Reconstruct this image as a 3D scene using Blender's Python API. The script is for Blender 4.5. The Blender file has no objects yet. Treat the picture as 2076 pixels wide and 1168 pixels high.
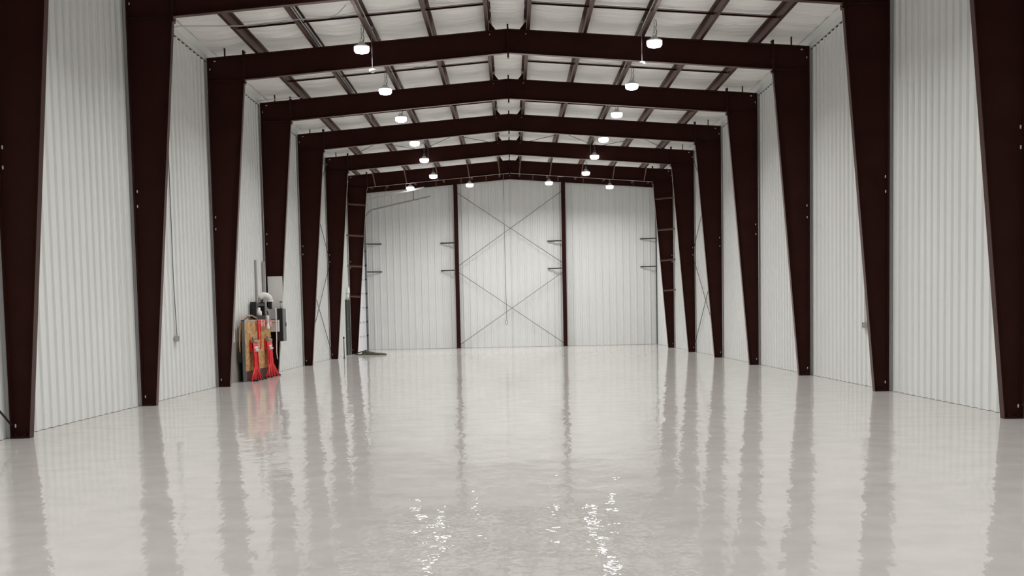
import bpy, bmesh, math, random
from mathutils import Vector, Matrix, noise
random.seed(7)
R = math.radians
sc = bpy.context.scene
COL = sc.collection

# ------------------------------------------------------------------ helpers
class MB:
    """collects simple solids into one mesh"""
    def __init__(self):
        self.bm = bmesh.new()
    def prism(self, pts, vec, smooth=False):
        vec = Vector(vec)
        a = [self.bm.verts.new(p) for p in pts]
        b = [self.bm.verts.new(Vector(p) + vec) for p in pts]
        n = len(pts)
        self.bm.faces.new(a)
        self.bm.faces.new(b[::-1])
        for i in range(n):
            f = self.bm.faces.new((a[i], b[i], b[(i + 1) % n], a[(i + 1) % n]))
            f.smooth = smooth
        return self
    def box(self, x0, x1, y0, y1, z0, z1):
        return self.prism([(x0, y0, z0), (x1, y0, z0), (x1, y1, z0), (x0, y1, z0)], (0, 0, z1 - z0))
    def plate(self, p, q, up, width, thick):
        """flat bar from p to q, 'up' is the thickness direction"""
        p, q, up = Vector(p), Vector(q), Vector(up).normalized()
        d = (q - p).normalized()
        side = d.cross(up).normalized()
        up = side.cross(d).normalized()
        w = side * width / 2
        t = up * thick
        return self.prism([p - w, p + w, p + w + t, p - w + t], q - p)
    def tube(self, pts, r, seg=10, closed=False):
        pts = [Vector(p) for p in pts]
        rings = []
        n = len(pts)
        prev = None
        for i, p in enumerate(pts):
            rr = r[i] if isinstance(r, (list, tuple)) else r
            d = (pts[min(i + 1, n - 1)] - pts[max(i - 1, 0)])
            if d.length < 1e-9:
                d = Vector((0, 0, 1))
            d.normalize()
            if prev is None:
                a = Vector((0, 0, 1)) if abs(d.z) < 0.9 else Vector((1, 0, 0))
                u = d.cross(a).normalized()
            else:
                u = (prev - d * prev.dot(d))
                u = u.normalized() if u.length > 1e-6 else d.orthogonal().normalized()
            prev = u
            v = d.cross(u)
            rings.append([self.bm.verts.new(p + u * rr * math.cos(2 * math.pi * k / seg) + v * rr * math.sin(2 * math.pi * k / seg)) for k in range(seg)])
        for i in range(n - 1):
            for k in range(seg):
                f = self.bm.faces.new((rings[i][k], rings[i][(k + 1) % seg], rings[i + 1][(k + 1) % seg], rings[i + 1][k]))
                f.smooth = True
        self.bm.faces.new(rings[0][::-1])
        self.bm.faces.new(rings[-1])
        return self
    def lathe(self, prof, seg=24, c=(0, 0, 0), smooth=True):
        c = Vector(c)
        rings = []
        for r, z in prof:
            if r < 1e-6:
                rings.append([self.bm.verts.new(c + Vector((0, 0, z)))])
            else:
                rings.append([self.bm.verts.new(c + Vector((r * math.cos(2 * math.pi * k / seg), r * math.sin(2 * math.pi * k / seg), z))) for k in range(seg)])
        for a, b in zip(rings, rings[1:]):
            for k in range(seg):
                k2 = (k + 1) % seg
                if len(a) == 1 and len(b) == 1:
                    continue
                if len(a) == 1:
                    f = self.bm.faces.new((a[0], b[k2], b[k]))
                elif len(b) == 1:
                    f = self.bm.faces.new((a[k], a[k2], b[0]))
                else:
                    f = self.bm.faces.new((a[k], a[k2], b[k2], b[k]))
                f.smooth = smooth
        return self
    def mirror(self):
        bmesh.ops.scale(self.bm, vec=(-1, 1, 1), verts=self.bm.verts)
        return self
    def move(self, v):
        bmesh.ops.translate(self.bm, vec=v, verts=self.bm.verts)
        return self
    def build(self, name, mat, parent=None, origin=None, bevel=0.0):
        bm = self.bm
        if origin is not None:
            bmesh.ops.translate(bm, vec=-Vector(origin), verts=bm.verts)
        bmesh.ops.recalc_face_normals(bm, faces=bm.faces)
        if bevel > 0:
            es = [e for e in bm.edges if len(e.link_faces) == 2 and e.calc_face_angle(0) > 0.6]
            bmesh.ops.bevel(bm, geom=es, offset=bevel, segments=2, affect='EDGES', profile=0.5)
        me = bpy.data.meshes.new(name)
        bm.to_mesh(me)
        bm.free()
        me.materials.append(mat)
        o = bpy.data.objects.new(name, me)
        COL.objects.link(o)
        if origin is not None:
            o.location = origin
        if parent is not None:
            o.parent = parent
        return o

def tag(o, label, cat, group=None, kind='thing'):
    o['label'] = label
    o['category'] = cat
    if group:
        o['group'] = group
    if kind:
        o['kind'] = kind
    return o

def thing(name, loc, label, cat, group=None):
    o = bpy.data.objects.new(name, None)
    o.empty_display_size = 0.2
    COL.objects.link(o)
    o.location = loc
    return tag(o, label, cat, group)

def structure(o, label, cat):
    o['kind'] = 'structure'
    o['label'] = label
    o['category'] = cat
    return o

def copy_tree(o, parent=None):
    c = o.copy()
    COL.objects.link(c)
    if parent is not None:
        c.parent = parent
    for ch in [x for x in o.children]:
        copy_tree(ch, c)
    return c

def arc(c, r, a0, a1, n, ax1, ax2):
    c, ax1, ax2 = Vector(c), Vector(ax1), Vector(ax2)
    return [c + ax1 * r * math.cos(a0 + (a1 - a0) * i / n) + ax2 * r * math.sin(a0 + (a1 - a0) * i / n) for i in range(n + 1)]

# ---------------------------------------------------------------- materials
def mat(name, color, rough=0.5, metal=0.0, spec=0.5, var=0.0, vscale=3.0, bump=0.0, bscale=60.0, stretch=None, bdist=0.02):
    m = bpy.data.materials.new(name)
    m.use_nodes = True
    nt = m.node_tree
    p = nt.nodes['Principled BSDF']
    p.inputs['Base Color'].default_value = (*color, 1)
    p.inputs['Roughness'].default_value = rough
    p.inputs['Metallic'].default_value = metal
    p.inputs['Specular IOR Level'].default_value = spec
    tc = nt.nodes.new('ShaderNodeTexCoord')
    mp = nt.nodes.new('ShaderNodeMapping')
    if stretch:
        mp.inputs['Scale'].default_value = stretch
    nt.links.new(tc.outputs['Object'], mp.inputs['Vector'])
    nz = nt.nodes.new('ShaderNodeTexNoise')
    nz.inputs['Scale'].default_value = vscale
    nz.inputs['Detail'].default_value = 5
    nt.links.new(mp.outputs['Vector'], nz.inputs['Vector'])
    if var > 0:
        cr = nt.nodes.new('ShaderNodeValToRGB')
        cr.color_ramp.elements[0].position = 0.3
        cr.color_ramp.elements[1].position = 0.7
        cr.color_ramp.elements[0].color = (*[c * (1 - var) for c in color], 1)
        cr.color_ramp.elements[1].color = (*[min(1, c * (1 + var)) for c in color], 1)
        nt.links.new(nz.outputs['Fac'], cr.inputs['Fac'])
        nt.links.new(cr.outputs['Color'], p.inputs['Base Color'])
    if bump > 0:
        n2 = nt.nodes.new('ShaderNodeTexNoise')
        n2.inputs['Scale'].default_value = bscale
        n2.inputs['Detail'].default_value = 3
        nt.links.new(mp.outputs['Vector'], n2.inputs['Vector'])
        b = nt.nodes.new('ShaderNodeBump')
        b.inputs['Strength'].default_value = bump
        b.inputs['Distance'].default_value = bdist
        nt.links.new(n2.outputs['Fac'], b.inputs['Height'])
        nt.links.new(b.outputs['Normal'], p.inputs['Normal'])
    return m

def paint_mat(name, color, rough=0.32, gloss=0.9):
    """dark matt paint that turns glossy only at grazing view angles"""
    m = bpy.data.materials.new(name)
    m.use_nodes = True
    nt = m.node_tree
    N, L = nt.nodes, nt.links
    N.clear()
    out = N.new('ShaderNodeOutputMaterial')
    tc = N.new('ShaderNodeTexCoord')
    nz = N.new('ShaderNodeTexNoise'); nz.inputs['Scale'].default_value = 2.0; nz.inputs['Detail'].default_value = 5
    L.new(tc.outputs['Object'], nz.inputs['Vector'])
    cr = N.new('ShaderNodeValToRGB')
    cr.color_ramp.elements[0].position = 0.3; cr.color_ramp.elements[1].position = 0.7
    cr.color_ramp.elements[0].color = (*[c * 0.88 for c in color], 1)
    cr.color_ramp.elements[1].color = (*[c * 1.12 for c in color], 1)
    L.new(nz.outputs['Fac'], cr.inputs['Fac'])
    d = N.new('ShaderNodeBsdfDiffuse'); L.new(cr.outputs['Color'], d.inputs['Color'])
    g = N.new('ShaderNodeBsdfGlossy'); g.inputs['Roughness'].default_value = rough
    g.inputs['Color'].default_value = (1.0, 0.86, 0.83, 1)
    lw = N.new('ShaderNodeLayerWeight'); lw.inputs['Blend'].default_value = 0.5
    pw = N.new('ShaderNodeMath'); pw.operation = 'POWER'; pw.inputs[1].default_value = 5.0
    L.new(lw.outputs['Facing'], pw.inputs[0])
    ml = N.new('ShaderNodeMath'); ml.operation = 'MULTIPLY_ADD'; ml.inputs[1].default_value = gloss; ml.inputs[2].default_value = 0.004
    L.new(pw.outputs[0], ml.inputs[0])
    mx = N.new('ShaderNodeMixShader')
    L.new(ml.outputs[0], mx.inputs['Fac']); L.new(d.outputs[0], mx.inputs[1]); L.new(g.outputs[0], mx.inputs[2])
    L.new(mx.outputs[0], out.inputs['Surface'])
    return m

def floor_mat():
    m = bpy.data.materials.new('glossy_epoxy_floor')
    m.use_nodes = True
    nt = m.node_tree
    N, L = nt.nodes, nt.links
    N.clear()
    out = N.new('ShaderNodeOutputMaterial')
    tc = N.new('ShaderNodeTexCoord')
    def nz(scale, detail, st=(1, 1, 1)):
        mp = N.new('ShaderNodeMapping')
        mp.inputs['Scale'].default_value = st
        L.new(tc.outputs['Object'], mp.inputs['Vector'])
        n = N.new('ShaderNodeTexNoise')
        n.inputs['Scale'].default_value = scale
        n.inputs['Detail'].default_value = detail
        L.new(mp.outputs['Vector'], n.inputs['Vector'])
        return n.outputs['Fac']
    def mul(a, k):
        x = N.new('ShaderNodeMath'); x.operation = 'MULTIPLY'
        L.new(a, x.inputs[0]); x.inputs[1].default_value = k
        return x.outputs[0]
    def add(a, b):
        x = N.new('ShaderNodeMath'); x.operation = 'ADD'
        L.new(a, x.inputs[0]); L.new(b, x.inputs[1])
        return x.outputs[0]
    h = add(add(mul(nz(17.0, 1, (1, 0.5, 1)), FLOOR_B[0]), mul(nz(4.0, 1, (1, 0.5, 1)), FLOOR_B[1])), mul(nz(0.5, 1, (0.8, 1, 1)), FLOOR_B[2]))
    b = N.new('ShaderNodeBump')
    b.inputs['Strength'].default_value = 1.0
    b.inputs['Distance'].default_value = 1.0
    L.new(h, b.inputs['Height'])
    cr = N.new('ShaderNodeValToRGB')
    cr.color_ramp.elements[0].position = 0.3
    cr.color_ramp.elements[1].position = 0.7
    cr.color_ramp.elements[0].color = (*[c * 0.93 for c in FLOOR_C], 1)
    cr.color_ramp.elements[1].color = (*[c * 1.05 for c in FLOOR_C], 1)
    L.new(nz(2.5, 8), cr.inputs['Fac'])
    d = N.new('ShaderNodeBsdfDiffuse')
    L.new(cr.outputs['Color'], d.inputs['Color'])
    g = N.new('ShaderNodeBsdfGlossy')
    g.inputs['Roughness'].default_value = 0.008
    g.inputs['Color'].default_value = (1.0, 1.0, 1.0, 1)
    L.new(b.outputs['Normal'], g.inputs['Normal'])
    fr = N.new('ShaderNodeFresnel')
    fr.inputs['IOR'].default_value = 1.48
    mix = N.new('ShaderNodeMixShader')
    L.new(mul(fr.outputs['Fac'], FLOOR_F), mix.inputs['Fac'])
    L.new(d.outputs[0], mix.inputs[1])
    L.new(g.outputs[0], mix.inputs[2])
    L.new(mix.outputs[0], out.inputs['Surface'])
    return m

def osb_mat():
    m = mat('osb_strands', (0.5, 0.3, 0.12), rough=0.75)
    nt = m.node_tree
    p = nt.nodes['Principled BSDF']
    tc = nt.nodes.new('ShaderNodeTexCoord')
    v = nt.nodes.new('ShaderNodeTexVoronoi')
    v.inputs['Scale'].default_value = 11
    mp = nt.nodes.new('ShaderNodeMapping')
    mp.inputs['Scale'].default_value = (1, 0.7, 1.5)
    nt.links.new(tc.outputs['Object'], mp.inputs['Vector'])
    nt.links.new(mp.outputs['Vector'], v.inputs['Vector'])
    cr = nt.nodes.new('ShaderNodeValToRGB')
    e = cr.color_ramp.elements
    e[0].color = (0.30, 0.16, 0.055, 1); e[1].color = (0.62, 0.40, 0.17, 1)
    x = e.new(0.5); x.color = (0.48, 0.28, 0.10, 1)
    nt.links.new(v.outputs['Color'], cr.inputs['Fac'])
    nt.links.new(cr.outputs['Color'], p.inputs['Base Color'])
    return m

def emit_mat(name, color, strength):
    m = bpy.data.materials.new(name)
    m.use_nodes = True
    nt = m.node_tree
    p = nt.nodes['Principled BSDF']
    p.inputs['Base Color'].default_value = (0.9, 0.9, 0.9, 1)
    p.inputs['Emission Color'].default_value = (*color, 1)
    p.inputs['Emission Strength'].default_value = strength
    return m

# look settings
FLOOR_C = (0.57, 0.54, 0.515)
FLOOR_B = (0.0012, 0.0042, 0.016)
FLOOR_F = 0.74
LAMP_W = 150.0
LENS_E = 14.0
EXPOSURE = -0.70

M = dict(
    floor=floor_mat(),
    wall=mat('white_painted_liner', (0.765, 0.777, 0.764), rough=0.27, var=0.02, vscale=0.6),
    trim=mat('pale_grey_eave', (0.70, 0.72, 0.70), rough=0.5, var=0.03, vscale=1.5),
    ceil=mat('white_vinyl_insulation', (0.86, 0.855, 0.83), rough=0.45, var=0.04, vscale=1.2, bump=1.0, bscale=1.8, stretch=(0.35, 2.2, 1), bdist=0.09),
    steel=paint_mat('dark_red_brown_steel', (0.032, 0.0105, 0.0085)),
    purlin=paint_mat('red_brown_purlin_steel', (0.036, 0.0145, 0.011), gloss=0.5),
    brace=mat('rust_brown_primer', (0.11, 0.048, 0.033), rough=0.55, var=0.15, vscale=6),
    rod=mat('dark_bracing_rod', (0.05, 0.04, 0.038), rough=0.5, metal=0.3, var=0.1),
    cable=mat('grey_steel_cable', (0.22, 0.21, 0.20), rough=0.5, metal=0.3, var=0.1),
    galv=mat('galvanised_steel', (0.42, 0.43, 0.43), rough=0.4, metal=0.7, var=0.12, vscale=9),
    washer=mat('zinc_washer', (0.60, 0.59, 0.57), rough=0.5, var=0.05),
    grey=mat('grey_enclosure_paint', (0.40, 0.38, 0.37), rough=0.5, var=0.05),
    lgrey=mat('light_grey_plastic', (0.58, 0.55, 0.54), rough=0.5, var=0.04),
    dgrey=mat('slate_grey_paint', (0.13, 0.14, 0.14), rough=0.5, var=0.08),
    black=mat('black_paint', (0.010, 0.009, 0.009), rough=0.55, var=0.1),
    white=mat('white_plastic', (0.80, 0.80, 0.77), rough=0.4, var=0.03),
    board=mat('white_backing_board', (0.72, 0.70, 0.68), rough=0.6, var=0.03, vscale=2),
    red=mat('red_pex', (0.72, 0.016, 0.020), rough=0.38, var=0.08),
    orange=mat('orange_hose', (0.50, 0.25, 0.09), rough=0.5, var=0.08),
    osb=osb_mat(),
    sill=mat('dark_brown_board', (0.075, 0.030, 0.028), rough=0.6, var=0.1),
    brass=mat('dull_brass', (0.36, 0.28, 0.20), rough=0.4, metal=0.5, var=0.1),
    sheet=mat('brushed_steel_sheet', (0.42, 0.40, 0.365), rough=0.25, metal=0.25, var=0.08, vscale=2),
    door=mat('dark_green_grey_door', (0.030, 0.036, 0.032), rough=0.5, var=0.08),
    odoor=mat('white_overhead_door', (0.80, 0.81, 0.84), rough=0.4, var=0.02),
    strap=mat('olive_black_rubber', (0.055, 0.058, 0.034), rough=0.8, var=0.25, vscale=12),
    housing=mat('white_lamp_housing', (0.60, 0.59, 0.57), rough=0.45, var=0.03),
    lens=emit_mat('lit_lamp_lens', (0.95, 0.98, 1.0), LENS_E),
    sign=emit_mat('lit_green_sign_face', (0.30, 0.75, 0.55), 0.35),
)

# ------------------------------------------------------------- dimensions
FY = [10.41, 16.19, 21.97, 27.75, 33.53, 39.30, 45.08, 50.905]    # frames
YB, Y0 = 57.0, -3.0                                                # back and front wall
XO = 6.394                                                         # outer face of columns
XW = 6.46                                                          # wall pan plane
ZE, ZR = 6.9866, 7.4742                                            # rafter top at eave / ridge
XK, ZK = 5.6154, 6.5233                                            # knee inner corner
XB = 6.150                                                         # inner face of column at floor
ZRB = 6.9717                                                       # rafter underside at ridge
SL = (ZR - ZE) / XO
def zt(x): return ZR - SL * abs(x)                                 # rafter top
SB = (ZRB - ZK) / XK
def zb(x): return ZRB - SB * abs(x)                                # rafter underside
PD = 0.20                                                          # purlin depth
PX = [0.405, 1.605, 2.83, 4.06, 5.29]                              # purlin lines

# ---------------------------------------------------------------- setting
f = MB()
f.box(-7.0, 7.0, Y0 - 0.3, YB + 0.3, -0.2, 0.0)
structure(f.build('floor', M['floor']), 'glossy pale grey epoxy floor reflecting walls and columns', 'floor')

def rib_profile(s0, s1, off=0.0, shape=None):
    """(along, inward) points of a ribbed liner panel, ribs every 305 mm with two low ribs between"""
    P = 0.3048
    pts = []
    k = math.floor((s0 - off) / P) - 1
    while off + k * P < s1 + P:
        c = off + k * P
        for ds, h in shape or ((-0.052, 0), (-0.026, 0.030), (0.026, 0.030), (0.052, 0), (0.088, 0), (0.096, 0.005), (0.112, 0.005), (0.120, 0), (0.185, 0), (0.193, 0.005), (0.209, 0.005), (0.217, 0)):
            pts.append((c + ds, h))
        k += 1
    pts = [q for q in pts if s0 <= q[0] <= s1]
    return [(s0, 0.0)] + pts + [(s1, 0.0)]

def ribbed(pts3, zlo, ztop, mname, name, back):
    """extrude a profile of (x,y) upward from zlo to ztop(x,y), closed behind by vector back"""
    bm = bmesh.new()
    lo = [bm.verts.new((x, y, zlo)) for x, y in pts3]
    hi = [bm.verts.new((x, y, ztop(x, y))) for x, y in pts3]
    for i in range(len(lo) - 1):
        bm.faces.new((lo[i], lo[i + 1], hi[i + 1], hi[i]))
    b = Vector(back)
    a0 = bm.verts.new(lo[0].co + b); a1 = bm.verts.new(lo[-1].co + b)
    c0 = bm.verts.new(hi[0].co + b); c1 = bm.verts.new(hi[-1].co + b)
    bm.faces.new((a0, a1, c1, c0))
    bm.faces.new((lo[0], a0, c0, hi[0])); bm.faces.new((lo[-1], a1, c1, hi[-1]))
    bmesh.ops.recalc_face_normals(bm, faces=bm.faces)
    me = bpy.data.meshes.new(name)
    bm.to_mesh(me); bm.free()
    me.materials.append(M[mname])
    o = bpy.data.objects.new(name, me)
    COL.objects.link(o)
    return o

WT = 6.93                                                          # top of side wall liner
pr = rib_profile(Y0, YB, 0.09, ((-0.052, 0), (-0.038, 0.034), (0.038, 0.034), (0.052, 0)))
structure(ribbed([(-XW + h, s) for s, h in pr], 0.005, lambda x, y: WT, 'wall', 'wall_left', (-0.06, 0, 0)), 'white ribbed metal liner wall on the left', 'wall')
structure(ribbed([(XW - h, s) for s, h in pr], 0.005, lambda x, y: WT, 'wall', 'wall_right', (0.06, 0, 0)), 'white ribbed metal liner wall on the right', 'wall')
prb = rib_profile(-XW, XW, 0.02)
def zback(x, y): return zt(x) - 0.075
mid = [q for q in prb if q[0] < 0] + [(0.0, 0.0)] + [q for q in prb if q[0] > 0.0]
structure(ribbed([(s, YB - h) for s, h in mid], 0.005, zback, 'wall', 'wall_back', (0, 0.06, 0)), 'white ribbed metal end wall facing the camera', 'wall')
w = MB().prism([(-XW - 0.1, Y0 - 0.1, 0), (XW + 0.1, Y0 - 0.1, 0), (XW + 0.1, Y0 - 0.1, zt(XW) + 0.3), (0, Y0 - 0.1, ZR + 0.3), (-XW - 0.1, Y0 - 0.1, zt(XW) + 0.3)], (0, 0.1, 0))
structure(w.build('wall_front', M['dgrey']), 'dark grey end wall behind the camera', 'wall')  # unseen wall; its dark colour is chosen so the steel reflects less light

# outer cladding band behind the eave so that no outside shows through the joints
for s, nm in ((-1, 'wall_left_outer'), (1, 'wall_right_outer')):
    c = MB().box(6.55, 6.60, Y0, YB + 0.1, 0.0, 7.4)
    if s < 0: c.mirror()
    structure(c.build(nm, M['dgrey']), 'dark outer cladding behind the %s liner' % ('left' if s < 0 else 'right'), 'wall')
    # eave trim
    t = MB().prism([(6.425, Y0, WT + 0.03), (6.425, Y0, zt(6.425) + PD + 0.03), (6.46, Y0, zt(6.46) + PD + 0.03), (6.46, Y0, WT + 0.03)], (0, YB - Y0, 0))
    t.prism([(6.34, Y0, zt(6.34) + PD - 0.02), (6.425, Y0, zt(6.425) + PD - 0.09), (6.425, Y0, zt(6.425) + PD - 0.105), (6.34, Y0, zt(6.34) + PD - 0.035)], (0, YB - Y0, 0))
    if s < 0: t.mirror()
    structure(t.build('trim_1' if s < 0 else 'trim_2', M['trim']), 'pale grey eave strip above the %s wall' % ('left' if s < 0 else 'right'), 'trim')

t = MB()
for s in (-1, 1):
    t.prism([(0.0, YB - 0.065, zback(0, 0) - 0.10), (s * 6.42, YB - 0.065, zback(6.42, 0) - 0.10), (s * 6.42, YB - 0.065, zback(6.42, 0)), (0.0, YB - 0.065, zback(0, 0))], (0, 0.03, 0))
structure(t.build('trim_3', M['trim']), 'pale strip along the sloping top of the end wall', 'trim')

# insulated ceiling with sagging, wrinkled vinyl facing
def ceiling():
    bm = bmesh.new()
    xs = []
    edges = [-6.5] + [-p for p in PX[::-1]] + PX + [6.5]
    for a, b in zip(edges, edges[1:]):
        n = 8
        xs += [(a + (b - a) * i / n, math.sin(math.pi * i / n)) for i in range(n)]
    xs.append((6.5, 0.0))
    ny = 500
    rows = []
    for j in range(ny + 1):
        y = Y0 + (YB + 0.1 - Y0) * j / ny
        row = []
        for x, k in xs:
            wv = noise.noise(Vector((x * 0.45, y * 1.6, 3.1))) * 0.05 + noise.noise(Vector((x * 0.7, y * 4.0 + x, 9.0))) * 0.034 - 0.04 * max(0.0, 1 - abs(noise.noise(Vector((x * 0.35, y * 1.3 - 0.4 * x, 5.0)))) * 9)
            sag = -0.022 - 0.018 * noise.noise(Vector((x * 0.2, y * 0.5, 1.0)))
            row.append(bm.verts.new((x, y, zt(x) + PD + 0.008 + k * min(0.01, wv + sag - 0.02))))
        rows.append(row)
    for j in range(ny):
        for i in range(len(xs) - 1):
            fc = bm.faces.new((rows[j][i], rows[j][i + 1], rows[j + 1][i + 1], rows[j + 1][i]))
            fc.smooth = True
    bmesh.ops.recalc_face_normals(bm, faces=bm.faces)
    # closed roof deck above
    q = [(-6.6, zt(6.6) + PD + 0.12), (0, ZR + PD + 0.12), (6.6, zt(6.6) + PD + 0.12)]
    va = [bm.verts.new((x, Y0 - 0.1, z)) for x, z in q]; vb = [bm.verts.new((x, YB + 0.2, z)) for x, z in q]
    for i in range(2):
        bm.faces.new((va[i], va[i + 1], vb[i + 1], vb[i]))
    me = bpy.data.meshes.new('ceiling'); bm.to_mesh(me); bm.free()
    me.materials.append(M['ceil'])
    o = bpy.data.objects.new('ceiling', me); COL.objects.link(o)
    return structure(o, 'white vinyl-faced insulated roof lining between purlins', 'ceiling')
ceiling()

# -------------------------------------------------------- portal frames
TW, TF, BF = 0.012, 0.016, 0.145            # web, flange thickness, flange width
def make_frame():
    root = thing('portal_frame', (0, 0, 0), 'x', 'steel frame', 'steel portal frames')
    for s in (1, -1):
        def fin(mb, name, m, par):
            if s < 0: mb.mirror()
            return mb.build(name, m, par)
        # column: tapered web with stiffener, flanges, plates
        web = MB().prism([(XO - TF, -TW / 2, 0.02), (XB + TF, -TW / 2, 0.02), (XK + TF, -TW / 2, ZK), (XK + TF, -TW / 2, zt(XK + TF) - TF), (XO - TF, -TW / 2, zt(XO) - TF)], (0, TW, 0))
        col = fin(web, 'column', M['steel'], root)
        fi = MB()
        d = Vector((XK - XB, 0, ZK)).normalized()
        nrm = Vector((-d.z, 0, d.x))
        fi.prism([(XB, -BF / 2, 0.02), (XB + TF, -BF / 2, 0.02), (XK + TF, -BF / 2, ZK), (XK, -BF / 2, ZK)], (0, BF, 0))
        fin(fi, 'inner_flange', M['steel'], col)
        fin(MB().box(XO - TF, XO, -BF / 2, BF / 2, 0.02, ZE - TF), 'outer_flange', M['steel'], col)
        fin(MB().prism([(XK + 0.02, -BF / 2, zt(XK + 0.02) - TF), (XO, -BF / 2, zt(XO) - TF), (XO, -BF / 2, zt(XO)), (XK + 0.02, -BF / 2, zt(XK + 0.02))], (0, BF, 0)), 'cap_plate', M['steel'], col)
        fin(MB().box(XK + TF, XO - TF, -BF / 2 + 0.01, BF / 2 - 0.01, ZK - 0.012, ZK), 'stiffener', M['steel'], col)
        fin(MB().box(XB, XO, -BF / 2, BF / 2, 0.0, 0.02), 'base_plate', M['steel'], col)
        fin(MB().box(XK, XK + 0.02, -BF / 2 - 0.005, BF / 2 + 0.005, ZK - 0.09, zt(XK) + 0.085), 'splice_plate', M['steel'], col)
        fin(MB().box(6.005, 6.03, -0.035, 0.035, zt(6.0) - 0.002, zt(6.0) + 0.195), 'purlin_clip', M['steel'], col)
        for px, pz, ln in ((6.34, 3.64, 0.03), (6.345, 3.39, 0.03), (6.345, 0.155, 0.035), (6.345, 6.76, 0.03)):
            w = MB().lathe([(0.0, -0.025), (0.009, -0.022), (0.012, 0.0), (0.009, 0.022), (0.0, 0.025)], 10)
            w.move((px, -TW / 2 - 0.008, pz))
            fin(w, 'washer', M['washer'], col)
        w = MB().box(6.215, 6.26, -TW / 2 - 0.014, -TW / 2, zt(6.24) - 0.085, zt(6.24) - 0.06)
        fin(w, 'washer', M['washer'], col)
        for bx in (XB + 0.06, XO - 0.06):
            for by in (-0.05, 0.05):
                b = MB().lathe([(0.0, 0.02), (0.02, 0.02), (0.02, 0.04), (0.011, 0.04), (0.011, 0.065), (0.0, 0.065)], 8, (bx, by, 0))
                fin(b, 'anchor_bolt', M['steel'], col)
        # rafter
        wb = MB().prism([(0.0, -TW / 2, ZRB + TF), (XK, -TW / 2, ZK + TF), (XK, -TW / 2, zt(XK) - TF), (0.0, -TW / 2, ZR - TF)], (0, TW, 0))
        raf = fin(wb, 'rafter', M['steel'], root)
        fin(MB().prism([(0.0, -BF / 2, ZRB), (XK, -BF / 2, ZK), (XK, -BF / 2, ZK + TF), (0.0, -BF / 2, ZRB + TF)], (0, BF, 0)), 'bottom_flange', M['steel'], raf)
        fin(MB().prism([(0.0, -BF / 2, ZR - TF), (XK, -BF / 2, zt(XK) - TF), (XK, -BF / 2, zt(XK)), (0.0, -BF / 2, ZR)], (0, BF, 0)), 'top_flange', M['steel'], raf)
        fin(MB().box(0.0, 0.018, -BF / 2 - 0.005, BF / 2 + 0.005, ZRB - 0.10, ZR + 0.095), 'splice_plate', M['steel'], raf)
        fin(MB().box(XK - 0.02, XK, -BF / 2 - 0.005, BF / 2 + 0.005, ZK - 0.09, zt(XK) + 0.085), 'splice_plate', M['steel'], raf)
        # gusset beside the ridge purlin
        fin(MB().prism([(0.245, -0.006, zt(0.245)), (0.395, -0.006, zt(0.395)), (0.395, -0.006, zt(0.395) + 0.185), (0.36, -0.006, zt(0.36) + 0.155)], (0, 0.012, 0)), 'ridge_gusset', M['steel'], raf)
        w = MB().lathe([(0.0, -0.014), (0.009, -0.011), (0.011, 0.0), (0.009, 0.011), (0.0, 0.014)], 10)
        w.move((0.385, -TW / 2 - 0.008, zt(0.385) - 0.075))
        fin(w, 'washer', M['washer'], raf)
        for zz in (ZRB + 0.06, ZR - 0.07):
            b = MB().tube([(0.018, -0.045, zz), (0.05, -0.045, zz)], 0.012, 8)
            fin(b, 'splice_bolt', M['steel'], raf)
        for zz in (ZK + 0.06, ZK - 0.055, zt(XK) - 0.06, zt(XK) + 0.05):
            b = MB().tube([(XK - 0.05, -0.045, zz), (XK - 0.02, -0.045, zz)], 0.012, 8)
            fin(b, 'splice_bolt', M['steel'], raf)
    return root

ORD = ['eighth', 'seventh', 'sixth', 'fifth', 'fourth', 'third', 'second', 'first']
EXTRA = ['dark brown steel portal frame closest to the camera, columns beside the front bay',
         'dark brown steel portal frame with columns at the far left and right photo edges',
         'dark brown steel portal frame cut by the photo top, sixth from the end wall',
         'largest dark brown steel portal frame showing its whole ridge, fifth from the end wall',
         'dark brown steel portal frame with a white board and heating pipes at its left column',
         'dark brown steel portal frame third from the end wall, in front of crossed wall rods',
         'dark brown steel portal frame second from the end wall, just behind crossed wall rods',
         'dark brown steel portal frame nearest the end wall, rust coloured braces across its columns']
proto = make_frame()
frames = []
for i, y in enumerate(FY):
    o = proto if i == 0 else copy_tree(proto)
    o.location = (0, y, 0)
    o['label'] = EXTRA[i]
    frames.append(o)
# flange braces on the last frame: from inner flange back to the wall girts, from rafter up to the purlins
last = frames[7]
def xin(z): return XB + (XK - XB) * z / ZK
for s in (1, -1):
    for z in (5.87, 4.66, 3.47, 2.29):
        b = MB()
        p = (xin(z) + 0.03, -BF / 2 - 0.004, z); q = (6.425, -0.42, z + 0.03)
        b.plate(p, q, (0, 0, 1), 0.05, 0.006)
        b.plate((p[0], p[1] - 0.022, p[2] - 0.045), (q[0], q[1] - 0.022, q[2] - 0.045), (0, -1, 0), 0.05, 0.006)
        if s < 0: b.mirror()
        b.build('flange_brace', M['brace'], last)
    for x in PX:
        b = MB().plate((x - 0.02, -BF / 2 - 0.004, zb(x) + 0.01), (x + 0.04, -0.52, zt(x) + 0.01), (0, -1, 0.5), 0.045, 0.006)
        if s < 0: b.mirror()
        b.build('rafter_brace', M['brace'], last)

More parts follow.
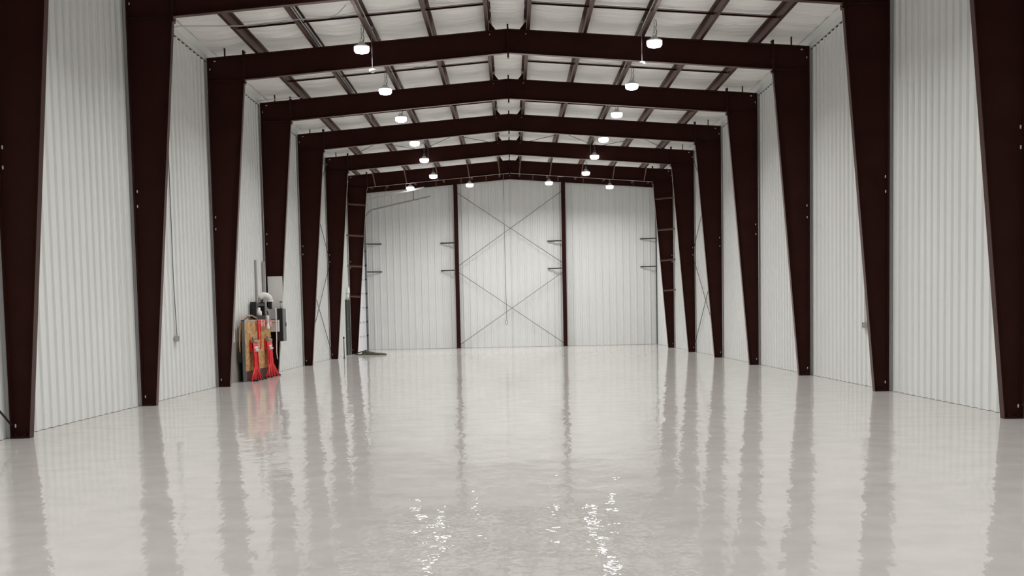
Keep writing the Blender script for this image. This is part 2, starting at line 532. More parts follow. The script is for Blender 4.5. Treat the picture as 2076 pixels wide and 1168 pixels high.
# ---------------------------------------------------------------- purlins
ZNAME = ['ridge', 'second from the ridge', 'third from the ridge', 'fourth from the ridge', 'fifth and lowest']
for s in (-1, 1):
    for k, x in enumerate(PX):
        z0, z1 = zt(x) + 0.002, zt(x) + PD
        t, fl = 0.006, 0.065
        p = MB()
        L = YB - 0.12 - Y0
        # Z section: bottom flange points downslope, top flange upslope, lips on both
        p.prism([(x - t / 2, 0, z0), (x + fl, 0, z0 - SL * fl), (x + fl, 0, z0 + 0.018 - SL * fl), (x + fl - t, 0, z0 + 0.018 - SL * fl), (x + fl - t, 0, z0 + t - SL * fl), (x + t / 2, 0, z0 + t),
                 (x + t / 2, 0, z1), (x - fl, 0, z1 + SL * fl), (x - fl, 0, z1 - 0.018 + SL * fl), (x - fl + t, 0, z1 - 0.018 + SL * fl), (x - fl + t, 0, z1 - t + SL * fl), (x - t / 2, 0, z1 - t)], (0, L, 0))
        if s < 0: p.mirror()
        o = p.build('roof_purlin', M['purlin'])
        for v in o.data.vertices: v.co -= Vector((s * x, 0, z0))
        o.location = (s * x, Y0, z0)
        side = 'left' if s < 0 else 'right'
        lab = ['brown steel purlin right next to the ridge on the %s roof slope', 'brown steel purlin second down from the ridge on the %s slope', 'brown steel purlin third from the ridge on the %s slope, above the lamp row', 'brown steel purlin fourth down from the ridge on the %s slope', 'brown steel purlin lowest on the %s slope, nearest the eave'][k] % side
        tag(o, lab, 'purlin', 'roof purlins')
    x = 5.98
    z0 = zt(x) + 0.002; z1 = z0 + PD - 0.03
    p = MB().prism([(x, 0, z0), (x + .06, 0, z0 - .004), (x + .06, 0, z0 + .002), (x + .006, 0, z0 + .006), (x + .006, 0, z1), (x - .06, 0, z1 + .004), (x - .06, 0, z1 - .002), (x, 0, z1 - .006)], (0, YB - 0.12 - 48.6, 0))
    if s < 0: p.mirror()
    o = p.build('roof_purlin', M['purlin'])
    for v in o.data.vertices: v.co -= Vector((s * x, 0, z0))
    o.location = (s * x, 48.6, z0)
    tag(o, 'short brown purlin piece near the %s eave above the last frame' % ('left' if s < 0 else 'right'), 'purlin', 'short eave purlins')

# bridging angles across the purlins, one per bay and slope
BAYS = ['first', 'second', 'third', 'fourth', 'fifth', 'sixth', 'last']
for i in range(6):
    for s in (-1, 1):
        y = FY[i] + 3.75
        b = MB()
        xs = [PX[0] + 0.05] + PX[1:-1] + [PX[-1] + 0.02]
        b.plate((xs[0], y, zt(xs[0]) + 0.115), (xs[-1], y, zt(xs[-1]) + 0.115), (0, 0, 1), 0.036, 0.005)
        b.plate((xs[0], y + 0.012, zt(xs[0]) + 0.09), (xs[-1], y + 0.012, zt(xs[-1]) + 0.09), (0, 1, 0), 0.04, 0.005)
        if s < 0: b.mirror()
        o = b.build('bridging_angle', M['steel'])
        for v in o.data.vertices: v.co -= Vector((s * 2.8, y, 7.3))
        o.location = (s * 2.8, y, 7.3)
        tag(o, 'thin dark bridging bar under the %s slope purlins, %s bay from the front' % ('left' if s < 0 else 'right', BAYS[i]), 'bridging bar', 'purlin bridging bars')

# ---------------------------------------------------------------- bracing rods
def rod(name, p, q, r, m, label, cat='bracing rod', group=None):
    p, q = Vector(p), Vector(q)
    b = MB().tube([p, q], r, 8)
    c = (p + q) / 2
    o = b.build(name, m)
    for v in o.data.vertices: v.co -= c
    o.location = c
    return tag(o, label, cat, group)
for s in (-1, 1):
    side = 'left' if s < 0 else 'right'
    x = s * 6.368
    y0, y1 = FY[5] + 0.08, FY[6] - 0.08
    rod('bracing_rod', (x, y0, 3.5), (x, y1, 0.25), 0.011, M['rod'], 'thin dark rod of lower cross on %s wall, falling toward the end wall' % side, group='crossed wall bracing rods')
    rod('bracing_rod', (x - s * 0.02, y0, 0.2), (x - s * 0.02, y1, 3.3), 0.011, M['rod'], 'thin dark rod of lower cross on %s wall, rising toward the end wall' % side, group='crossed wall bracing rods')
    rod('bracing_rod', (x, y0, 6.75), (x, y1, 3.6), 0.011, M['rod'], 'thin dark rod of upper cross on %s wall, falling toward the end wall' % side, group='crossed wall bracing rods')
    rod('bracing_rod', (x - s * 0.02, y0, 3.5), (x - s * 0.02, y1, 6.8), 0.011, M['rod'], 'thin dark rod of upper cross on %s wall, rising toward the end wall' % side, group='crossed wall bracing rods')
    rod('bracing_rod', (x, FY[0] + 0.1, 3.4), (x, FY[1] - 0.08, 0.17), 0.014, M['rod'], 'dark rod reaching the column foot at the far %s photo edge' % side, group='crossed wall bracing rods')
    # roof bracing, two crosses per slope
    for a, b, w in ((0.5, 3.0, 'inner'), (3.0, 5.5, 'outer')):
        za, zc = zt(a) - 0.05, zt(b) - 0.05
        rod('roof_rod', (s * a, y0, za), (s * b, y1, zc), 0.009, M['rod'], 'thin rod in %s cross of %s roof slope, spreading outward toward the end wall' % (w, side), group='roof bracing rods')
        rod('roof_rod', (s * b, y0, zc - 0.02), (s * a, y1, za - 0.02), 0.009, M['rod'], 'thin rod in %s cross of %s roof slope, closing inward toward the end wall' % (w, side), group='roof bracing rods')

# ------------------------------------------------------- end wall framing
gr = thing('gable_rafter', (0, YB - 0.1, 0), 'dark brown sloping steel member along the top of the white end wall', 'gable rafter')
for s in (-1, 1):
    g = MB().prism([(0.0, -0.07, zt(0) - 0.12), (6.42, -0.07, zt(6.42) - 0.12), (6.42, -0.07, zt(6.42) + PD), (0.0, -0.07, zt(0) + PD)], (0, 0.06, 0))
    if s < 0: g.mirror()
    g.build('rafter_channel', M['steel'], gr)
    for x in (1.0, 2.1, 3.2, 4.35, 5.4):
        c = MB().box(x, x + 0.05, -0.082, -0.07, zt(x) - 0.09, zt(x) + PD - 0.05)
        if s < 0: c.mirror()
        c.build('rafter_cleat', M['brace'], gr)

def flange_brace(par, x0, x1, z, ydir):
    """angle from the post flange to the wall, with a row of screws"""
    b = MB()
    b.plate((x0, -0.27, z), (x1, -0.02, z), (0, 0, 1), 0.05, 0.006)
    b.plate((x0, -0.275, z - 0.022), (x1, -0.025, z - 0.022), (0, -1, 0), 0.05, 0.006)
    return b.build('flange_brace', M['rod'], par)
for x, nm in ((-2.385, 'left'), (2.335, 'right')):
    post = thing('wall_post', (x, YB - 0.035, 0), 'slender brown steel post on the end wall, %s of the two beside the crossed cables' % nm, 'wall post', 'end wall posts')
    h = zt(x) - 0.13
    MB().box(-0.006, 0.006, -0.25, -0.01, 0.015, h).build('web', M['steel'], post)
    MB().box(-0.085, 0.085, -0.262, -0.25, 0.015, h).build('front_flange', M['steel'], post)
    MB().box(-0.085, 0.085, -0.012, 0.0, 0.015, h).build('rear_flange', M['steel'], post)
    MB().box(-0.11, 0.11, -0.28, 0.0, 0.0, 0.015).build('base_plate', M['steel'], post)
    for z in (4.65, 3.45):
        flange_brace(post, -0.05, -0.72, z, 1)
for s, nm in ((-1, 'left'), (1, 'right')):
    post = thing('corner_post', (s * 6.40, YB - 0.035, 0), 'thin dark corner angle at the %s end of the end wall' % nm, 'corner post', 'end wall corner posts')
    c = MB().box(-0.025, 0.025, -0.06, 0.0, 0.0, zt(6.4) - 0.13)
    c.build('corner_angle', M['dgrey'], post)
    for z in (4.67, 3.45):
        flange_brace(post, 0.0, -s * 0.70, z, 1)
for p, q, lab in (((-2.29, 6.79), (2.25, 3.68), 'grey cable of upper cross on end wall, from top left to middle right'),
                  ((2.25, 6.78), (-2.29, 3.64), 'grey cable of upper cross on end wall, from top right to middle left'),
                  ((-2.29, 3.32), (2.25, 0.15), 'grey cable of lower cross on end wall, from middle left to bottom right'),
                  ((2.25, 3.25), (-2.29, 0.17), 'grey cable of lower cross on end wall, from middle right to bottom left')):
    dy = 0.0 if p[0] < 0 else 0.03
    rod('bracing_cable', (p[0], YB - 0.17 - dy, p[1]), (q[0], YB - 0.17 - dy, q[1]), 0.012, M['cable'], lab, 'bracing cable', 'crossed end wall cables')

# --------------------------------------------------------------- lamps
def make_lamp():
    root = thing('high_bay_lamp', (0, 0, 0), 'x', 'lamp', 'hanging high bay lamps')
    # origin at the lens; chain goes up to the purlin
    MB().lathe([(0.0, -0.085), (0.07, -0.082), (0.125, -0.068), (0.15, -0.035), (0.155, 0.02), (0.15, 0.045)], 28).build('lens', M['lens'], root)  # glowing lens enlarged, the lamp's bloom is put into its shape
    h = MB().lathe([(0.15, 0.044), (0.158, 0.045), (0.158, 0.062), (0.12, 0.08), (0.075, 0.10), (0.06, 0.14), (0.03, 0.15), (0.0, 0.15)], 28)
    h.build('housing', M['housing'], root)
    MB().tube(arc((0, 0, 0.185), 0.03, -1.2, 4.3, 12, (1, 0, 0), (0, 0, 1)), 0.006, 8).build('hook', M['galv'], root)
    ch = MB()
    for k in range(6):
        z = 0.215 + k * 0.037
        ax = (1, 0, 0) if k % 2 else (0, 1, 0)
        ch.tube(arc((0, 0, z), 0.016, 0, 2 * math.pi, 10, Vector(ax) * 0.6, (0, 0, 1.15)), 0.0045, 6)
    ch.tube([(0, 0, 0.43), (0, 0, 0.50)], 0.006, 6)
    ch.build('chain', M['cable'], root)
    MB().tube([(0.03, 0, 0.14), (0.055, 0, 0.22), (0.03, 0.01, 0.30), (0.05, 0.0, 0.38), (0.03, 0, 0.47)], 0.007, 6).build('power_cord', M['rod'], root)
    return root
lamp0 = make_lamp()
ROWS = [2.6, 7.3, 12.0, 16.75, 21.5, 26.2, 31.04, 35.4, 40.38, 44.75, 49.9]
spots = []
NTH = ['first', 'second', 'third', 'fourth', 'fifth', 'sixth', 'seventh', 'eighth', 'ninth', 'tenth', 'eleventh']
for k, y in enumerate(ROWS):
    for s in (-1, 1):
        side = 'left' if s < 0 else 'right'
        seen = k - 5
        if seen < 0:
            lab = 'lit round lamp of the %s row, %s one forward of the nearest visible' % (side, NTH[-seen - 1])
        elif seen == 0:
            lab = 'lit round hanging lamp, largest and nearest visible of the %s row' % side
        else:
            lab = 'lit round hanging lamp, %s from the front among the visible %s row' % (NTH[seen], side)
        spots.append((s * 2.935, y, 6.80, lab))
spots += [(-4.00, 52.12, 6.58, 'lit round lamp near the end wall, far left beside the overhead door rails'),
          (-1.66, 53.8, 6.83, 'lit round lamp near the end wall, left of the hanging pull cord'),
          (1.63, 53.8, 6.85, 'lit round lamp near the end wall, just left of the right wall post'),
          (4.15, 53.8, 6.64, 'lit round lamp near the end wall, farthest right of the end row')]
for i, (x, y, z, lab) in enumerate(spots):
    o = lamp0 if i == 0 else copy_tree(lamp0)
    o.location = (x, y, z)
    o['label'] = lab
    ln = 'lamp_light' if y < 52 else 'end_lamp_light'
    ld = bpy.data.lights.get(ln) or bpy.data.lights.new(ln, 'AREA')
    ld.shape = 'DISK'; ld.size = 0.26; ld.energy = LAMP_W if y < 52 else LAMP_W * 0.86; ld.color = (1.0, 0.995, 0.985); ld.spread = R(142) if y < 52 else R(156)
    lo = bpy.data.objects.new('lamp_light', ld)
    COL.objects.link(lo)
    lo.location = (x, y, z - 0.10)

# hanging detectors
for x, y, z, zt_, lab in ((-2.74, 26.3, 6.39, 7.26, 'small white detector hanging on a rod beside the nearest left lamp'),
                     (2.69, 26.3, 6.43, 7.27, 'small white detector hanging on a rod beside the nearest right lamp'),
                     (-2.68, 42.8, 6.42, 7.27, 'tiny white detector hanging on a rod farther back by the left lamp row'),
                     (2.66, 42.6, 6.42, 7.27, 'tiny white detector hanging on a rod farther back by the right lamp row')):
    d = thing('heat_detector', (x, y, z), lab, 'detector', 'hanging heat detectors')
    MB().lathe([(0.0, -0.045), (0.03, -0.04), (0.05, -0.015), (0.065, 0.0), (0.065, 0.02), (0.03, 0.04), (0.0, 0.045)], 18).build('detector_head', M['white'], d)
    MB().tube([(0, 0, 0.04), (0, 0, zt_ - z)], 0.006, 8).build('drop_rod', M['cable'], d)
    MB().box(-0.03, 0.03, -0.03, 0.03, zt_ - z - 0.03, zt_ - z).build('rod_clamp', M['galv'], d)

# pull cord hanging in front of the end wall
pc = thing('pull_cord', (-0.25, 54.0, 1.0), 'long thin grey cord with a loop hanging before the crossed end wall cables', 'cord')
MB().tube([(0.0, 0, 6.45), (-0.012, 0, 4.4), (-0.006, 0, 2.4), (0.012, 0, 0.22)], 0.011, 8).build('cord', M['cable'], pc)
MB().tube(arc((0.012, 0, 0.11), 0.10, math.pi / 2, math.pi / 2 + 2 * math.pi, 16, (0.45, 0, 0), (0, 0, 1)), 0.010, 6).build('loop', M['cable'], pc)

# light conduit runs under the purlins
def conduit(pts, r, label, m='galv', name='conduit'):
    b = MB().tube(pts, r, 8)
    c = Vector(pts[0])
    o = b.build(name, M[m])
    for v in o.data.vertices: v.co -= c
    o.location = c
    return tag(o, label, 'conduit', 'electrical conduits')
conduit([(-6.42, 25.0, 7.02), (-6.30, 25.0, 7.06), (-5.1, 25.0, 7.04), (-4.1, 24.95, 7.12), (-3.4, 24.9, 7.14), (-3.2, 24.7, 7.16), (-3.0, 24.3, 7.22)], 0.010, 'thin pale conduit crossing under the left purlins before the nearest full frame', 'lgrey')
conduit([(-6.42, 33.2, 7.00), (-5.27, 33.2, 7.064)], 0.010, 'short pale conduit under the lowest left purlin at the heating board frame', 'lgrey')
for k, (dx, dz) in enumerate(((0.035, 0.03), (0.05, 0.075), (0.035, 0.12))):
    conduit([(-4.06 + dx, 17.0, zt(4.0) + dz + 0.02), (-4.06 + dx, 38.0, zt(4.0) + dz + 0.02)], 0.012, 'pale conduit along the fourth left purlin, %s of three' % ['lowest', 'middle', 'topmost'][k], 'galv')
for s in (-1, 1):
    conduit([(s * 2.79, 20.0, zt(2.8) + 0.06), (s * 2.79, 46.0, zt(2.8) + 0.06)], 0.012, 'pale conduit along the lamp purlin of the %s slope' % ('left' if s < 0 else 'right'), 'galv')

# ------------------------------------------------- wall outlets and cords
ol = thing('wall_outlet', (-6.43, 24.41, 1.10), 'small grey outlet box on the left wall under a long thin cord', 'outlet', 'wall outlet boxes')
MB().box(0.0, 0.06, -0.06, 0.06, -0.05, 0.06).build('outlet_box', M['grey'], ol, bevel=0.005)
for z in (-0.025, 0.02):
    MB().box(0.06, 0.064, -0.018, 0.018, z, z + 0.025).build('socket', M['black'], ol)
MB().tube([(0.03, 0.0, 0.06), (0.02, -0.06, 1.1), (0.02, -0.06, 3.3), (0.02, 0.02, 5.78)], 0.008, 8).build('cable', M['dgrey'], ol)
orr = thing('wall_outlet', (6.43, 23.47, 1.11), 'small grey outlet box on the right wall beside a brown column', 'outlet', 'wall outlet boxes')
MB().box(-0.06, 0.0, -0.06, 0.06, -0.05, 0.06).build('outlet_box', M['grey'], orr, bevel=0.005)
for z in (-0.025, 0.02):
    MB().box(-0.064, -0.06, -0.018, 0.018, z, z + 0.025).build('socket', M['black'], orr)
MB().tube([(-0.02, 0.0, 0.06), (-0.02, 0.03, 1.0), (-0.02, 0.03, 5.78)], 0.008, 8).build('cable', M['lgrey'], orr)

# --------------------------------------- heating board by the left column
hb = thing('manifold_board', (-6.25, 31.3, 0), 'upright strand board panel by the left wall carrying red heating pipes', 'board')
MB().box(0.0, 0.035, -1.58, 1.62, 0.24, 1.41).build('strand_board', M['osb'], hb)
MB().box(0.0, 0.03, -1.58, 1.62, 0.0, 0.24).build('kick_board', M['sill'], hb)
MB().box(-0.03, 0.04, -1.62, -1.58, 0.0, 1.43).build('end_stud', M['dgrey'], hb)
MB().box(-0.055, 0.04, -1.62, 1.62, 1.41, 1.435).build('top_rail', M['grey'], hb)
MB().box(-0.055, 0.0, 1.55, 1.62, 0.0, 1.41).build('end_stud', M['dgrey'], hb)
# manifolds
def manifold(y, label):
    m = thing('heating_manifold', (-6.14, y, 0), label, 'manifold', 'red heating manifolds')
    MB().tube([(0, -0.26, 0.93), (0, 0.26, 0.92)], 0.042, 12).build('header', M['brass'], m)
    MB().tube([(0.02, -0.18, 0.72), (0.02, 0.18, 0.71)], 0.045, 12).build('return_header', M['lgrey'], m)
    MB().box(-0.075, -0.02, -0.24, 0.24, 0.69, 0.96).build('back_plate', M['red'], m)
    for k in range(5):
        yy = -0.16 + k * 0.08
        MB().lathe([(0.0, 0.0), (0.022, 0.0), (0.022, 0.04), (0.016, 0.045), (0.0, 0.045)], 12, (0.03, yy, 0.755)).build('valve_cap', M['white'], m)
    for k in range(4):
        yy = -0.18 + k * 0.12
        MB().lathe([(0.0, 0.0), (0.022, 0.0), (0.022, 0.06), (0.0, 0.065)], 10, (0.0, yy, 0.965)).build('gauge', M['brass'], m)
    rng = random.Random(int(y * 10))
    n = 14
    for k in range(n):
        t = k / (n - 1) * 2 - 1
        y0 = t * 0.27
        y1 = t * 0.66 + rng.uniform(-.05, .05) - 0.06
        x1 = rng.uniform(-0.02, 0.16)
        xm = rng.uniform(0.0, 0.05)
        MB().tube([(xm * .5, y0 * 1.0, 0.90), (xm, y0 * 0.95, 0.50), (xm + 0.01, y0 * 1.1 - .02, 0.33), ((xm + x1) / 2, (y0 + y1) / 2 - .02, 0.17), (x1, y1, 0.0)], 0.0155, 7).build('heating_pipe', M['red'], m)
    for yy in (-0.55, 0.1, 0.5):
        MB().box(-0.02, 0.16, yy, yy + 0.13, 0.0, 0.035).build('pipe_sleeve', M['black'], m)
    # hand valve at the end of the return header
    MB().tube([(0.02, 0.18, 0.71), (0.02, 0.40, 0.71)], 0.022, 10).build('end_valve', M['brass'], m)
    return m
manifold(30.45, 'heating manifold with fanned red pipes, nearer one on the strand board')
manifold(32.25, 'heating manifold with fanned red pipes, farther one next to the dark column foot')
sp = thing('supply_pipework', (-6.16, 31.5, 0.7), 'red pipe rails with riser and white pump across top of strand board', 'pipework')
for z in (0.60, 0.70):
    MB().tube([(0, -0.5, z), (0, 1.25, z)], 0.024, 10).build('supply_pipe', M['red'], sp)
for yy in (-0.15, 0.15, 0.75, 1.05):
    MB().box(-0.03, 0.03, yy, yy + 0.05, 0.57, 0.73).build('pipe_clip', M['white'], sp)
MB().tube([(0.01, -0.45, 0.72), (0.01, -0.5, 0.55), (0.01, -0.5, 0.25)], 0.026, 10).build('riser_pipe', M['red'], sp)
MB().tube([(0.035, -0.34, 0.66), (0.035, -0.34, 0.22), (0.02, -0.34, 0.02)], 0.016, 10).build('riser_pipe', M['red'], sp)
MB().lathe([(0.0, 0.49), (0.035, 0.49), (0.052, 0.53), (0.045, 0.58), (0.026, 0.61), (0.026, 0.68), (0.040, 0.69), (0.040, 0.81), (0.02, 0.84), (0.0, 0.84)], 16, (0.06, 0.45, 0)).build('circulation_pump', M['white'], sp)

# black pump rack on the wall above the board
rk = thing('pump_rack', (-6.40, 32.0, 1.42), 'black open rack with a pale pump on the wall above the strand board', 'rack')
MB().box(0.0, 0.14, -0.62, -0.52, 0.02, 0.45).build('upright', M['black'], rk)
MB().box(0.0, 0.14, 0.42, 0.52, 0.02, 0.45).build('upright', M['black'], rk)
MB().box(0.0, 0.14, -0.52, 0.42, 0.35, 0.42).build('top_shelf', M['black'], rk)
MB().box(0.0, 0.14, -0.52, 0.42, 0.02, 0.12).build('bottom_shelf', M['black'], rk)
MB().box(0.0, 0.02, -0.52, 0.42, 0.12, 0.35).build('back_panel', M['black'], rk)
MB().lathe([(0.0, 0.12), (0.09, 0.12), (0.09, 0.22), (0.06, 0.24), (0.06, 0.31), (0.0, 0.32)], 14, (0.10, -0.18, 0)).build('pump', M['white'], rk)

# white vent pipe with elbow
vp = thing('vent_pipe', (-6.40, 32.6, 1.75), 'white plastic elbow pipe coming out of the wall beside the white board', 'pipe')
MB().tube([(-0.03, 0.0, 0.22), (0.02, 0.02, 0.27), (0.09, 0.05, 0.305), (0.16, 0.09, 0.29), (0.21, 0.12, 0.24), (0.23, 0.14, 0.17)], 0.078, 16).build('elbow', M['white'], vp)
MB().lathe([(0.0, 0.13), (0.088, 0.13), (0.088, 0.18), (0.0, 0.18)], 16, (0.23, 0.14, 0)).build('collar', M['white'], vp)
MB().lathe([(0.0, -0.05), (0.05, -0.05), (0.05, 0.13), (0.0, 0.13)], 14, (0.23, 0.14, 0)).build('rubber_coupling', M['black'], vp)
MB().tube([(0.03, 0.05, 0.2), (0.05, 0.05, -0.1), (0.10, 0.05, -0.2)], 0.035, 10).build('side_pipe', M['rod'], vp)

# white backing board on the column, cabinet and junction boxes
bb = MB().box(-6.345, -5.965, 33.425, 33.45, 1.15, 2.545)
o = bb.build('backing_board', M['board']); c = Vector((-6.15, 33.44, 1.15))
for v in o.data.vertices: v.co -= c
o.location = c
tag(o, 'tall white backing board fixed to the front of a brown column', 'board')
ec = thing('electrical_cabinet', (-5.995, 33.3, 0.87), 'black cabinet with a grey door on the column behind the heating board', 'cabinet')
MB().box(-0.10, 0.05, -0.13, 0.04, 0.0, 0.84).box(-0.035, 0.05, 0.04, 0.31, 0.0, 0.84).build('cabinet_body', M['black'], ec)
MB().box(0.05, 0.065, -0.13, 0.31, 0.0, 0.84).build('cabinet_door', M['dgrey'], ec)
MB().box(0.065, 0.08, 0.24, 0.27, 0.38, 0.48).build('handle', M['black'], ec)
MB().tube([(0.0, 0.0, 0.84), (0.0, 0.0, 1.0)], 0.02, 8).build('conduit_stub', M['lgrey'], ec)
MB().box(-0.035, 0.035, -0.03, 0.03, 1.0, 1.03).build('conduit_cap', M['dgrey'], ec)
jb = thing('junction_box', (-6.24, 33.2, 1.44), 'grey control box in front of the white board, upper of two', 'box', 'grey control boxes')
MB().box(-0.14, 0.16, -0.12, 0.12, 0.0, 0.30).build('box_body', M['grey'], jb, bevel=0.006)
MB().box(-0.12, 0.0, -0.128, -0.12, 0.03, 0.26).build('box_cover', M['lgrey'], jb)
MB().tube([(-0.08, -0.135, 0.22), (-0.05, -0.15, 0.14), (-0.07, -0.135, 0.06)], 0.012, 8).build('wire_loop', M['black'], jb)
MB().box(-0.14, 0.0, -0.11, 0.11, -0.055, 0.0).build('base_bracket', M['black'], jb)
jb2 = thing('junction_box', (-6.16, 33.05, 1.12), 'pale grey control box in front of the column, lower of two', 'box', 'grey control boxes')
MB().box(-0.12, 0.14, -0.10, 0.10, 0.0, 0.30).build('box_body', M['lgrey'], jb2, bevel=0.006)
MB().box(-0.02, 0.135, -0.105, -0.10, 0.235, 0.245).build('cover_seam', M['red'], jb2)
dt = MB().tube([(-6.10, 32.95, 1.72), (-6.06, 32.85, 1.71), (-6.04, 32.8, 1.62), (-6.04, 32.78, 1.0), (-6.05, 32.76, 0.60), (-6.03, 32.76, 0.42)], 0.013, 10)
o = dt.build('drain_tube', M['white']); c = Vector((-6.04, 32.78, 0.42))
for v in o.data.vertices: v.co -= c
o.location = c
tag(o, 'thin white tube curving down past the grey control boxes', 'tube')
hs = MB()
hs.tube([(-6.33, 29.66, 0.66), (-6.32, 29.60, 0.9), (-6.31, 29.64, 1.2), (-6.30, 29.85, 1.42), (-6.29, 30.3, 1.53), (-6.28, 30.9, 1.54), (-6.27, 31.4, 1.48), (-6.27, 31.6, 1.40)], 0.017, 10)
o = hs.build('water_hose', M['orange']); c = Vector((-6.3, 30.0, 0.66))
for v in o.data.vertices: v.co -= c
o.location = c
tag(o, 'orange hose looping over the left end of the strand board', 'hose')
MB().box(-0.055, 0.0, -0.40, -0.30, -0.20, 0.02).build('hose_valve', M['black'], o)
hs = MB()
hs.tube([(-6.34, 29.8, 0.5), (-6.34, 29.78, 0.9), (-6.33, 29.85, 1.2), (-6.32, 30.1, 1.42), (-6.31, 30.6, 1.50), (-6.31, 31.2, 1.42)], 0.013, 10)
o = hs.build('water_hose', M['rod']); c = Vector((-6.33, 30.0, 0.5))
for v in o.data.vertices: v.co -= c
o.location = c
tag(o, 'dark hose looping just inside the orange one behind the strand board', 'hose')
MBx = MB().box(-6.42, -6.405, 28.3, 31.6, 0.0, 0.92)
o = MBx.build('metal_sheet', M['sheet']); c = Vector((-6.41, 29.9, 0.0))
for v in o.data.vertices: v.co -= c
o.location = c
tag(o, 'shiny grey metal sheet along the foot of the wall left of the strand board', 'metal sheet')
for y, z1, lab, z0 in ((32.2, 2.92, 'grey vertical conduit on the left wall above the strand board', 0.0), (33.25, 2.93, 'grey vertical conduit on the left wall tight beside the column with white board', 0.0)):
    o = MB().box(-6.43, -6.37, y - 0.04, y + 0.04, z0, z1).build('wall_conduit', M['grey'], bevel=0.01); c = Vector((-6.40, y, z0))
    for v in o.data.vertices: v.co -= c
    o.location = c
    tag(o, lab, 'conduit', 'vertical wall conduits')

# ----------------------------------------------- side door and sign
d1 = bpy.data.objects.new('door_1', None); COL.objects.link(d1); d1.location = (-6.43, 50.0, 0)
structure(d1, 'dark personnel door in the left wall beside the last frame', 'door')
MB().box(0.0, 0.05, -0.42, 0.50, 0.01, 2.08).build('door_leaf', M['door'], d1)
MB().box(-0.01, 0.06, -0.48, -0.42, 0.0, 2.14).build('door_frame', M['door'], d1)
MB().box(-0.01, 0.06, 0.50, 0.56, 0.0, 2.14).build('door_frame', M['door'], d1)
MB().box(-0.01, 0.06, -0.42, 0.50, 2.08, 2.14).build('door_frame', M['door'], d1)
MB().tube([(0.05, -0.34, 1.0), (0.10, -0.34, 1.0), (0.10, -0.24, 1.0)], 0.014, 8).build('door_handle', M['galv'], d1)
sg = thing('wall_sign', (-6.40, 50.1, 2.22), 'small pale sign box with greenish lit face above the dark side door', 'sign')
MB().box(-0.03, 0.06, -0.17, 0.17, 0.16, 0.40).build('sign_box', M['white'], sg, bevel=0.006)
MB().box(0.06, 0.066, -0.13, 0.13, 0.20, 0.36).build('sign_face', M['sign'], sg)
MB().box(-0.03, 0.05, -0.15, 0.15, 0.0, 0.14).build('lamp_unit', M['white'], sg, bevel=0.006)
ps = thing('floor_stake', (-6.05, 45.95, 0), 'thin dark stake standing on floor near the left side door', 'stake')
MB().tube([(0, 0, 0.02), (0.0, 0, 0.72)], 0.016, 8).build('rod', M['rod'], ps)
MB().lathe([(0.0, 0.70), (0.03, 0.70), (0.035, 0.74), (0.0, 0.78)], 12).build('knob', M['black'], ps)
MB().lathe([(0.0, 0.0), (0.05, 0.0), (0.05, 0.015), (0.0, 0.02)], 12).build('foot', M['black'], ps)

# ----------------------------------------------- overhead door in the last bay
d2 = bpy.data.objects.new('door_2', None); COL.objects.link(d2); d2.location = (-6.425, 54.3, 0)
structure(d2, 'white sectional overhead door in the left wall next to the end wall', 'door')
for k in range(9):
    z0 = 0.02 + k * 0.61
    MB().box(0.0, 0.045, -1.75, 1.90, z0, z0 + 0.60).build('door_section', M['odoor'], d2, bevel=0.006)
    for yy in (-0.4, 0.75):
        MB().box(0.045, 0.055, yy, yy + 0.06, z0 + 0.54, z0 + 0.66).build('hinge', M['galv'], d2)
def track(y, m, zc, ze):
    pts = [(0.08, y, 0.0), (0.08, y, zc)] + arc((0.62, y, zc), 0.54, math.pi, math.pi * 0.5 + 0.17, 8, (1, 0, 0), (0, 0, 1)) + [(2.97, y, ze)]
    b = MB()
    for a, c in zip(pts, pts[1:]):
        a, c = Vector(a), Vector(c)
        if (c - a).length < 1e-4: continue
        b.plate(a, c, (0, 1, 0), 0.065, 0.035)
    return b.build('door_track', m, d2)
track(-1.95, M['lgrey'], 5.64, 6.63); track(2.0, M['galv'], 5.60, 6.64)
MB().box(0.02, 0.10, 1.92, 2.02, 0.0, 5.4).build('track_angle', M['dgrey'], d2)
for k in range(7):
    MB().tube([(0.05, 1.90, 0.65 + k * 0.61), (0.12, 1.90, 0.65 + k * 0.61)], 0.03, 8).build('roller', M['black'], d2)
MB().plate((2.24, 2.0, 6.50), (2.22, 2.0, 7.12), (0, 1, 0), 0.03, 0.006).build('track_hanger', M['dgrey'], d2)
MB().plate((2.24, -1.95, 6.50), (2.22, -1.95, 7.12), (0, 1, 0), 0.03, 0.006).build('track_hanger', M['dgrey'], d2)

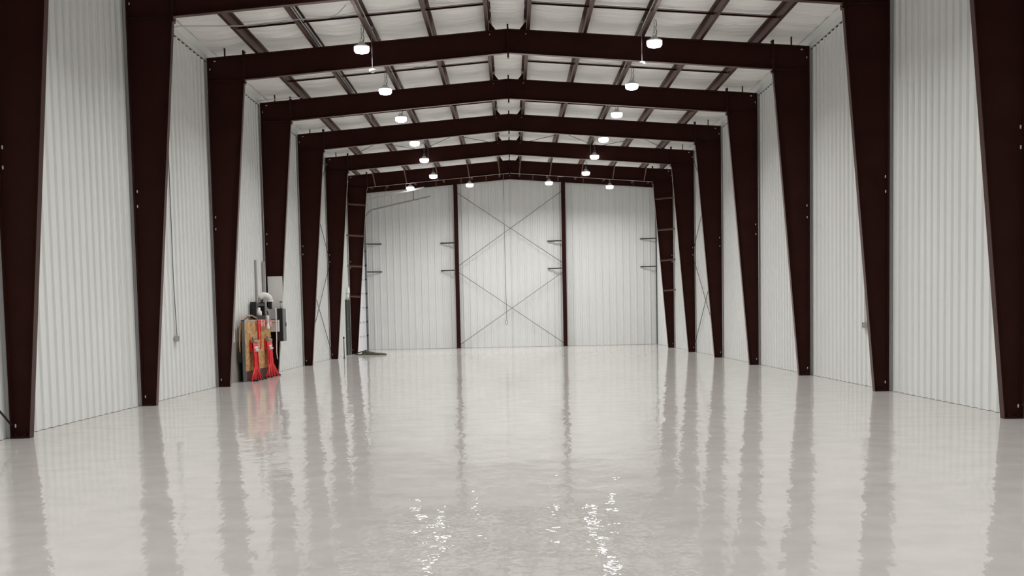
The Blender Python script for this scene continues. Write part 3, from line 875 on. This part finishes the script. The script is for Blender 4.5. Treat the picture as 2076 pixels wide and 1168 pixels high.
# rubber strap heap on the floor at the door rail
st = thing('rubber_strap', (-5.78, 49.2, 0), 'olive black rubber strip lying crumpled on floor beside the overhead door rail', 'rubber strip')
def heap(name, pts, w, h):
    b = bmesh.new()
    pts = [Vector(p) for p in pts]
    rings = []
    for i, p in enumerate(pts):
        d = (pts[min(i + 1, len(pts) - 1)] - pts[max(i - 1, 0)]).normalized()
        sd = Vector((-d.y, d.x, 0)).normalized()
        k = (0.5 if i in (0, len(pts) - 1) else 1.0) * (1 + 0.3 * noise.noise(p * 5))
        rings.append([b.verts.new(p + sd * w * k * math.cos(a) + Vector((0, 0, max(0.0, h[i] * math.sin(a))))) for a in [math.pi * j / 8 for j in range(9)]])
    for r0, r1 in zip(rings, rings[1:]):
        for j in range(8):
            fc = b.faces.new((r0[j], r0[j + 1], r1[j + 1], r1[j])); fc.smooth = True
        b.faces.new((r0[0], r1[0], r1[8], r0[8]))
    b.faces.new(rings[0]); b.faces.new(rings[-1][::-1])
    m = MB(); m.bm.free(); m.bm = b
    return m.build(name, M['strap'], st)
heap('strip', [(0.0, 0.3, 0.0), (0.1, 0.2, 0.0), (0.3, 0.1, 0.0), (0.55, 0.0, 0.0), (0.78, -0.15, 0.0), (0.92, -0.25, 0.0)], 0.16, [0.12, 0.20, 0.13, 0.09, 0.075, 0.05])
heap('strip_end', [(-0.32, 0.25, 0.0), (-0.1, 0.0, 0.0), (0.15, -0.1, 0.0)], 0.06, [0.03, 0.05, 0.06])
MB().tube([(-0.32, 0.6, 0.03), (-0.1, 0.5, 0.11), (0.08, 0.3, 0.16)], 0.02, 8).build('strip_fold', M['strap'], st)

# ---------------------------------------------------------------- world, camera
wd = bpy.data.worlds.new('night_outside')
wd.use_nodes = True
wd.node_tree.nodes['Background'].inputs['Color'].default_value = (0.01, 0.01, 0.012, 1)
wd.node_tree.nodes['Background'].inputs['Strength'].default_value = 0.05
sc.world = wd

cam = bpy.data.cameras.new('camera')
co = bpy.data.objects.new('camera', cam)
COL.objects.link(co)
yaw, pit, rol = -0.0009, -0.076, 0.02
c, s = math.cos(yaw), math.sin(yaw)
r = Vector((c, -s, 0)); fw = Vector((s, c, 0)); up = Vector((0, 0, 1))
c, s = math.cos(pit), math.sin(pit)
fw, up = c * fw + s * up, -s * fw + c * up
c, s = math.cos(rol), math.sin(rol)
r, up = c * r - s * up, s * r + c * up
mw = Matrix((r, up, -fw)).transposed().to_4x4()
mw.translation = (-0.044, 0.0, 1.4357)
co.matrix_world = mw
cam.sensor_fit = 'HORIZONTAL'
cam.sensor_width = 36.0
cam.lens = 2600 / 2076 * 36
cam.shift_y = 251.93 / 2076
cam.clip_start = 0.05
cam.clip_end = 200
sc.camera = co

sc.view_settings.view_transform = 'Standard'
sc.view_settings.look = 'None'
sc.view_settings.gamma = 1.0
sc.view_settings.use_curve_mapping = False
sc.view_settings.exposure = EXPOSURE
cy = sc.cycles
cy.max_bounces = 10
cy.diffuse_bounces = 7
cy.glossy_bounces = 4
cy.sample_clamp_indirect = 8.0
